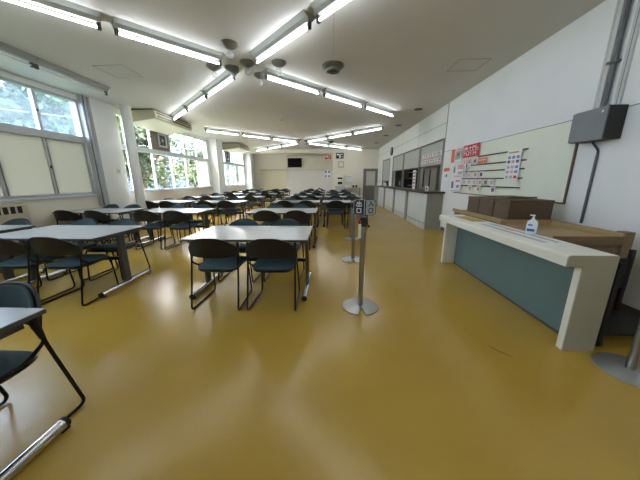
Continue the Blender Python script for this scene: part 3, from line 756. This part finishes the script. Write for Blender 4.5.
poster('notice_poster', 'white poster with blue figure just below the orange column poster', 5.78, 6.28, 1.345, 1.665, 'paper', [(.1, .3, .3, .8, 'signgrey'), (.14, .4, .26, .65, 'ink'), (.5, .55, .95, .85, 'pink'), (.2, .05, .9, .12, 'pink'), (.55, .2, .9, .4, 'signgrey')], x=XR, dx=.042)
poster('notice_poster', 'white poster with dark pictures, lowest on the left of the rails', 5.80, 6.30, 1.02, 1.335, 'paper', [(.1, .25, .28, .75, 'ink'), (.5, .7, .9, .85, 'pink'), (.6, .3, .8, .5, 'blue'), (.1, .04, .9, .1, 'signgrey')], x=XR, dx=.042)
poster('notice_sheet', 'white sheet with orange heading on the wall beside the serving hatch', 6.5, 6.82, 1.28, 1.58, 'paper', [(0, .72, 1, 1, 'orange'), (.5, .25, .7, .5, 'ink'), (.2, .3, .4, .4, 'lightgrey')], x=XR, dx=.012)
poster('orange_card', 'small orange card on the second rail, right of the red poster', 4.98, 5.25, 1.60, 1.70, 'orange', strokes(3, 5, 'paper', .2, .8))
rows_ = {1.60: (5.3, 5.5, 5.7), 1.475: (5.5, 5.7), 1.335: (5.02, 5.22, 5.45, 5.65), 1.19: (4.66, 4.84, 5.02, 5.22, 5.42, 5.62), 1.06: (4.60, 5.05, 5.35)}
nm = {1.60: 'second highest', 1.475: 'middle', 1.335: 'second lowest', 1.19: 'lowest', 1.06: 'no'}
cc = 0
for z, ys in rows_.items():
    for i, yy in enumerate(ys):
        pos = ['nearest', 'second nearest', 'third nearest', 'fourth nearest', 'fifth nearest', 'farthest'][i]
        where = 'hanging below the lowest rail' if z < 1.1 else 'standing on the %s rail' % nm[z]
        inner = ('ink', 'tan', 'pink', 'lightgrey', 'signgrey')[cc % 5]; cc += 1
        poster('menu_card', '%s small menu card %s of the notice board' % (pos, where), yy, yy + .15, z - .0, z + .115, 'paper', [(.25, .2, .75, .75, inner), (.1, .85, .9, .93, 'pink')], 'menu cards on the rails')

# ------------------------------------------------------------------ speaker box, ducts
t = thing('wall_box', 'grey and black box mounted high on the right wall below the ducts', 'box', (XR, 3.0, 1.86))
MB().box((-.175, -.18, -.165), (0, .19, .15), 'black', .006).build('casing', t)
MB().prism([(-.18, -.165), (.19, -.16), (.19, .14), (-.18, .15)], 0, -.19, -.175, 'boxgrey').build('front_cover', t)
MB().lathe([(.012, -.198), (.01, -.2)], (0, -.14, .10), 'white', 12, 'x').build('indicator', t)
t = thing('cable_duct', 'pale square cable duct rising from the wall box to the ceiling', 'duct', (XR, 3.10, 2.0))
MB().box((-.05, -.035, 0), (0, .035, H - 2.0), 'duct', .004).build('channel', t); MB().box((-.054, .01, 0), (-.05, .03, H - 2.0), 'duct').build('cover_ridge', t)
t = thing('conduit_pipe', 'dark grey conduit pipe beside the pale duct above the wall box', 'pipe', (XR - .03, 3.03, 2.0))
MB().tube([(0, 0, 0), (0, 0, H - 2.0)], .017, 'pipe', 12).build('tube', t)
cp = MB(); cp.box((-.03, -.03, .45), (.03, .06, .475), 'alu_dark').build('clamp', t)
t = thing('wall_channel', 'thin pale metal channel on the wall right of the dark conduit', 'channel', (XR, 2.93, 2.0))
MB().box((-.02, -.03, 0), (0, .03, H - 2.0), 'duct').build('channel', t); MB().box((-.022, -.004, 0), (-.018, .0, H - 2.0), 'cable').build('seam', t)
c_ = MB().tube(smooth_path([(XR - .03, 3.08, 1.72), (XR - .03, 3.06, 1.68), (XR - .015, 3.0, 1.60), (XR - .015, 3.0, .80)], .03), .011, 'cable', 8).tube([(XR - .015, 3.0, 1.55), (XR - .015, 3.0, .80)], .014, 'pipe', 10)
tag(c_.build('wall_cable'), 'dark cable running down the wall from the wall box to the cabinet', 'cable')

# ------------------------------------------------------------------ back wall items
def BK(x, z): return (x, YL, z)
k_ = YL / YB
t = thing('wall_television', 'black flat television high on the back wall', 'television', (-2.47, YL - .12, EYE + (2.36 - EYE) * k_))
MB().box((-.48, -.03, -.3), (.48, .03, .3), 'black', .01).build('casing', t); MB().box((-.455, -.033, -.275), (.455, -.03, .275), 'screen').build('screen', t)
MB().box((-.1, .03, -.1), (.1, .12, .1), 'black').build('wall_bracket', t)
# folding partition panels
pz = 1.97; pb = MB()
x0_, x1_ = -4.9, -3.12
pb.box((x0_, YL - .05, 0), (x1_, YL, pz), 'partition_y'); t = struct(pb.build('door_1'))
fr = MB(); fr.box((x0_ - .05, YL - .07, 0), (x0_, YL, pz + .05), 'beam').box((x1_, YL - .07, 0), (x1_ + .05, YL, pz + .05), 'beam').box((x0_, YL - .07, pz), (x1_, YL, pz + .05), 'countergrey')
struct(fr.build('trim_6'))
struct(MB().box((-3.07, YL - .04, 0), (.1, YL, pz), 'partition').build('wall_partition'))
sm = MB()
for x in (-2.3, -1.5, -.7): sm.box((x, YL - .043, 0), (x + .01, YL - .04, pz), 'beam')
sm.box((-3.07, YL - .05, pz), (.1, YL - .0, pz + .015), 'countergrey')
struct(sm.build('trim_7'))
tag(MB().tube([(-3.02, YL - .06, pz), (-3.02, YL - .06, H)], .03, 'beam', 10).build('vertical_pipe'), 'cream vertical pipe on the back wall left of the television', 'pipe')
t = thing('hanging_sign', 'red and white sign high on the back wall', 'sign', (-.2, YB + .4, 2.70))
MB().box((-.21, -.01, -.13), (.21, .01, .15), 'paper').build('panel', t)
MB().box((-.20, -.013, .02), (.20, -.01, .14), 'pink').box((-.19, -.016, -.11), (-.02, -.01, .0), 'red').box((.02, -.016, -.10), (.19, -.01, .10), 'red').box((-.14, -.018, .04), (-.0, -.013, .10), 'paper').box((.07, -.018, -.02), (.12, -.015, .06), 'paper').build('print', t)
MB().tube([(-.15, 0, .15), (-.15, 0, .3)], .004, 'cable', 6).tube([(.15, 0, .15), (.15, 0, .3)], .004, 'cable', 6).build('hanger', t)
t = thing('hanging_sign', 'navy blue sign with white figure high on the back wall', 'sign', (.54, YB - .01, 2.76))
MB().box((-.24, -.01, -.17), (.24, .01, .17), 'navy').build('panel', t)
MB().box((-.19, -.014, .03), (-.03, -.01, .11), 'paper').box((-.02, -.014, .06), (.17, -.01, .10), 'paper').box((-.04, -.014, -.13), (.05, -.01, .03), 'paper').box((.1, -.014, -.1), (.18, -.01, -.02), 'signgrey').build('print', t)
t = thing('vent_box', 'small square beige box on the back wall under the blue sign', 'box', (.62, YB - .06, 2.24))
MB().box((-.18, -.05, -.2), (.18, .06, .2), 'ac', .01).build('casing', t); MB().box((-.12, -.055, -.12), (.1, -.05, .12), 'ac_under').build('cover', t)
t = thing('picture_notice', 'sheet with four small dark pictures on the white partition', 'poster', (-.25, YL - .045, 1.72))
MB().box((-.22, -.005, -.3), (.22, 0, .3), 'paper').build('sheet', t)
m_ = MB()
for a_ in (-.19, .04):
    for b_ in (-.25, .04): m_.box((a_, -.008, b_), (a_ + .15, -.005, b_ + .17), 'signgrey').box((a_ + .05, -.01, b_ + .03), (a_ + .11, -.008, b_ + .13), 'ink')
m_.build('print', t)
t = thing('water_dispenser', 'tall cream tea dispenser with two black windows by the back wall', 'dispenser', (.50, YB - .3, 0))
MB().box((-.24, -.22, 0), (.24, .22, .95), 'lightgrey', .01).build('cabinet', t)
MB().box((-.22, -.20, .95), (.22, .2, 1.56), 'white', .015).build('body', t)
MB().box((-.1, -.205, 1.35), (.19, -.2, 1.45), 'black').build('upper_window', t)
MB().box((-.08, -.205, 1.03), (.19, -.2, 1.19), 'black').build('lower_window', t)
poster_w = thing('wall_notice', 'plain white sheet pinned on the back wall beside the dispenser', 'notice', (1.15, YB, 1.38))
MB().box((-.2, -.005, -.2), (.2, 0, .2), 'paper').build('sheet', poster_w); MB().box((-.15, -.007, .1), (.15, -.005, .13), 'lightgrey').build('print', poster_w)
t = thing('side_table', 'narrow side table with cups standing against the back wall', 'table', (1.30, YB - .3, 0))
MB().box((-.5, -.22, .80), (.55, .22, .84), 'lightgrey').build('top', t); MB().box((-.48, -.2, .3), (.53, .2, .33), 'stainless').build('shelf', t)
for sx in (-.47, .5):
    for sy in (-.19, .19): MB().box((sx - .02, sy - .02, 0), (sx + .02, sy + .02, .80), 'stainless').build('leg', t)
for k, x in enumerate((.95, 1.12, 1.4, 1.58)):
    t = thing('cup_holder', ('white', 'second white', 'black left', 'black right')[k] + ' container on the side table by the back wall', 'container', (x, YB - .35, .84), 0, 'containers on the side table')
    MB().lathe([(.06, 0), (.065, .14), (.06, .15)], (0, 0, 0), 'white' if k < 2 else 'black', 16).build('body', t); MB().lathe([(.062, .15), (.05, .165)], (0, 0, 0), 'white', 16).build('lid', t)
# back door
dr = sempty('door_2', (2.03, YB, 0))
MB().box((0, -.03, 0), (.07, .06, 1.98), 'door').box((.85, -.03, 0), (XR - 2.03, .06, 1.98), 'door').box((0, -.03, 1.92), (XR - 2.03, .06, 1.98), 'door').build('door_frame', dr)
MB().box((.07, 0, 0), (.85, .04, .95), 'door').box((.07, 0, .95), (.18, .04, 1.92), 'door').box((.74, 0, .95), (.85, .04, 1.92), 'door').box((.18, 0, 1.82), (.74, .04, 1.92), 'door').build('door_leaf', dr)
MB().box((.18, .01, .95), (.74, .02, 1.82), 'lightgrey').build('door_panel', dr)
MB().tube([(.12, -.05, .95), (.12, -.05, 1.05)], .012, 'chrome', 8).build('door_handle', dr)
struct(MB().box((2.03, YB + .06, 0), (XR + .2, YB + .1, 1.98), 'door').build('wall_behind_door'))

# ------------------------------------------------------------------ radiator cover under first window
t = thing('wall_heater', 'cream wall heater with dark slots below the first window', 'heater', (XL + .09, 2.98, 0))
MB().box((-.09, -1.3, .15), (.07, 1.3, .93), 'tarn', .01).build('casing', t)
g = MB()
for k in range(25): g.box((.068, -1.26 + k * .1, .76), (.074, -1.195 + k * .1, .88), 'black')
g.build('grille', t)
# scuffs on the floor
def scuff(pts, lab, w=.006):
    m = MB(); vs = []; n = len(pts)
    for i, p in enumerate(pts):
        a = Vector(pts[max(0, i - 1)]); b = Vector(pts[min(n - 1, i + 1)]); d = (b - a).normalized(); nn = Vector((-d.y, d.x)) * w * (1 - abs(2 * i / (n - 1) - 1) * .8)
        vs += [(p[0] + nn.x, p[1] + nn.y, .001), (p[0] - nn.x, p[1] - nn.y, .001)]
    o = m.add(vs, [(2 * i, 2 * i + 1, 2 * i + 3, 2 * i + 2) for i in range(n - 1)], 'scuff').build('floor_scuff'); tag(o, lab, 'floor mark')
scuff([(1.27, 1.82), (1.29, 1.77), (1.33, 1.72), (1.38, 1.675)], 'curved dark scuff mark on the ochre floor before the counter')
scuff([(1.18, 2.03), (1.24, 2.035)], 'tiny dark scuff mark on the floor left of the curved one', .003)

# ------------------------------------------------------------------ outside
struct(MB().box((-60, -30, -.6), (XL - .2, 60, -.5), 'grass').build('ground'))
def tree(x, y, h, r, m, lab, seed, n=900):
    rr = random.Random(seed); t = thing('tree', lab, 'tree', (x, y, -.5), 0, 'trees outside the windows')
    tr = MB().tube([(0, 0, 0), (.08, .05, h * .35), (-.05, .1, h * .7)], .1, 'bark', 10, rs=[.14, .10, .05])
    for k in range(5):
        a = k * 1.3; tr.tube([(.05, .05, h * (.3 + .07 * k)), (math.cos(a) * r * .6, math.sin(a) * r * .6, h * (.5 + .08 * k))], .03, 'bark', 6, rs=[.05, .02])
    tr.build('trunk', t)
    L = MB(); cl = [(rr.gauss(0, r * .45), rr.gauss(0, r * .45), h * rr.uniform(.3, .95)) for _ in range(26)]
    for k in range(n):
        c = rr.choice(cl); p = Vector((c[0] + rr.gauss(0, r * .2), c[1] + rr.gauss(0, r * .2), max(.4, c[2] + rr.gauss(0, .3))))
        u = Vector((rr.gauss(0, 1), rr.gauss(0, 1), rr.gauss(0, .6))).normalized(); v = u.cross(Vector((rr.gauss(0, 1), rr.gauss(0, 1), rr.gauss(0, 1)))).normalized(); s = rr.uniform(.08, .17)
        L.add([p - u * s, p + v * s * .5, p + u * s, p - v * s * .5], [(0, 1, 2, 3)], m)
    L.build('foliage', t)
specs = [(-10, 7.2, 6.5, 1.7), (-10.5, 10.4, 6.2, 1.7), (-10, 13.2, 5.8, 1.7), (-11, 16.4, 6.0, 2.0), (-10.5, 20, 4.6, 1.8), (-12, 24.5, 5, 2.0), (-11.5, 32.5, 4.6, 1.9), (-11, 2.5, 6.5, 2.0), (-15, 20, 6.4, 2.6), (-9.5, -3, 6, 2.)]
nmz = ['leafy tree outside the left pane of the first window', 'leafy tree outside the right pane of the first window', 'tree seen through the left part of the second window', 'tree seen through the middle of the second window', 'small pale tree outside the right end of the second window', 'tree outside the far window bay, left', 'tree outside the far window bay, right', 'leafy tree outside the near part of the first window', 'tall tree standing behind the others outside the second window', 'tree outside behind the viewpoint']
for k, (x, y, h, r) in enumerate(specs): tree(x, y, h, r, ('leaf', 'leaf2')[k % 2], nmz[k], 40 + k, 3600)
hd = MB(); rr = random.Random(9)
for k in range(5000):
    p = Vector((-9 + rr.gauss(0, .35), rr.uniform(3, 30), -.5 + rr.uniform(0, 1.5))); u = Vector((rr.gauss(0, 1), rr.gauss(0, 1), rr.gauss(0, .6))).normalized(); v = u.cross(Vector((rr.gauss(0, 1), rr.gauss(0, 1), 1))).normalized(); q_ = rr.uniform(.06, .13)
    hd.add([p - u * q_, p + v * q_ * .6, p + u * q_, p - v * q_ * .6], [(0, 1, 2, 3)], 'leaf')
tag(hd.build('garden_hedge'), 'low green hedge growing outside along the windows', 'hedge', kind='stuff')
t = thing('neighbour_building', 'bluish building with a pale roof beyond the trees', 'building', (-22, 27, -.5))
MB().box((-4, -16, 0), (4, 36, 6.4), 'bldg').build('wall', t); MB().prism([(-4.5, 6.4), (4.6, 6.4), (4.6, 6.6), (0, 7.2), (-4.5, 6.6)], 1, -16.6, 36.6, 'roofm').build('roof', t)
for k in range(15):
    w_ = MB().box((4, -14 + k * 3.2, 2), (4.06, -12.4 + k * 3.2, 4), 'roofm').build('window', t)
t = thing('outdoor_banner', 'small red banner standing outside the far window bay', 'banner', (-8.6, 22.6, -.5))
MB().tube([(0, 0, 0), (0, 0, 2.6)], .02, 'alu_light', 8).build('pole', t); MB().box((.0, .02, 1.1), (.02, .42, 2.5), 'red').build('cloth', t); 

# ------------------------------------------------------------------ world, view
w = bpy.data.worlds.new('sky'); S.world = w; w.use_nodes = True; nt = w.node_tree; bg = nt.nodes['Background']
bg.inputs['Color'].default_value = (1.06, .93, .90, 1); bg.inputs['Strength'].default_value = 8.0
S.view_settings.view_transform = 'Standard'; S.view_settings.look = 'None'; S.view_settings.gamma = 1; S.view_settings.exposure = 2.22
S.view_settings.use_curve_mapping = False
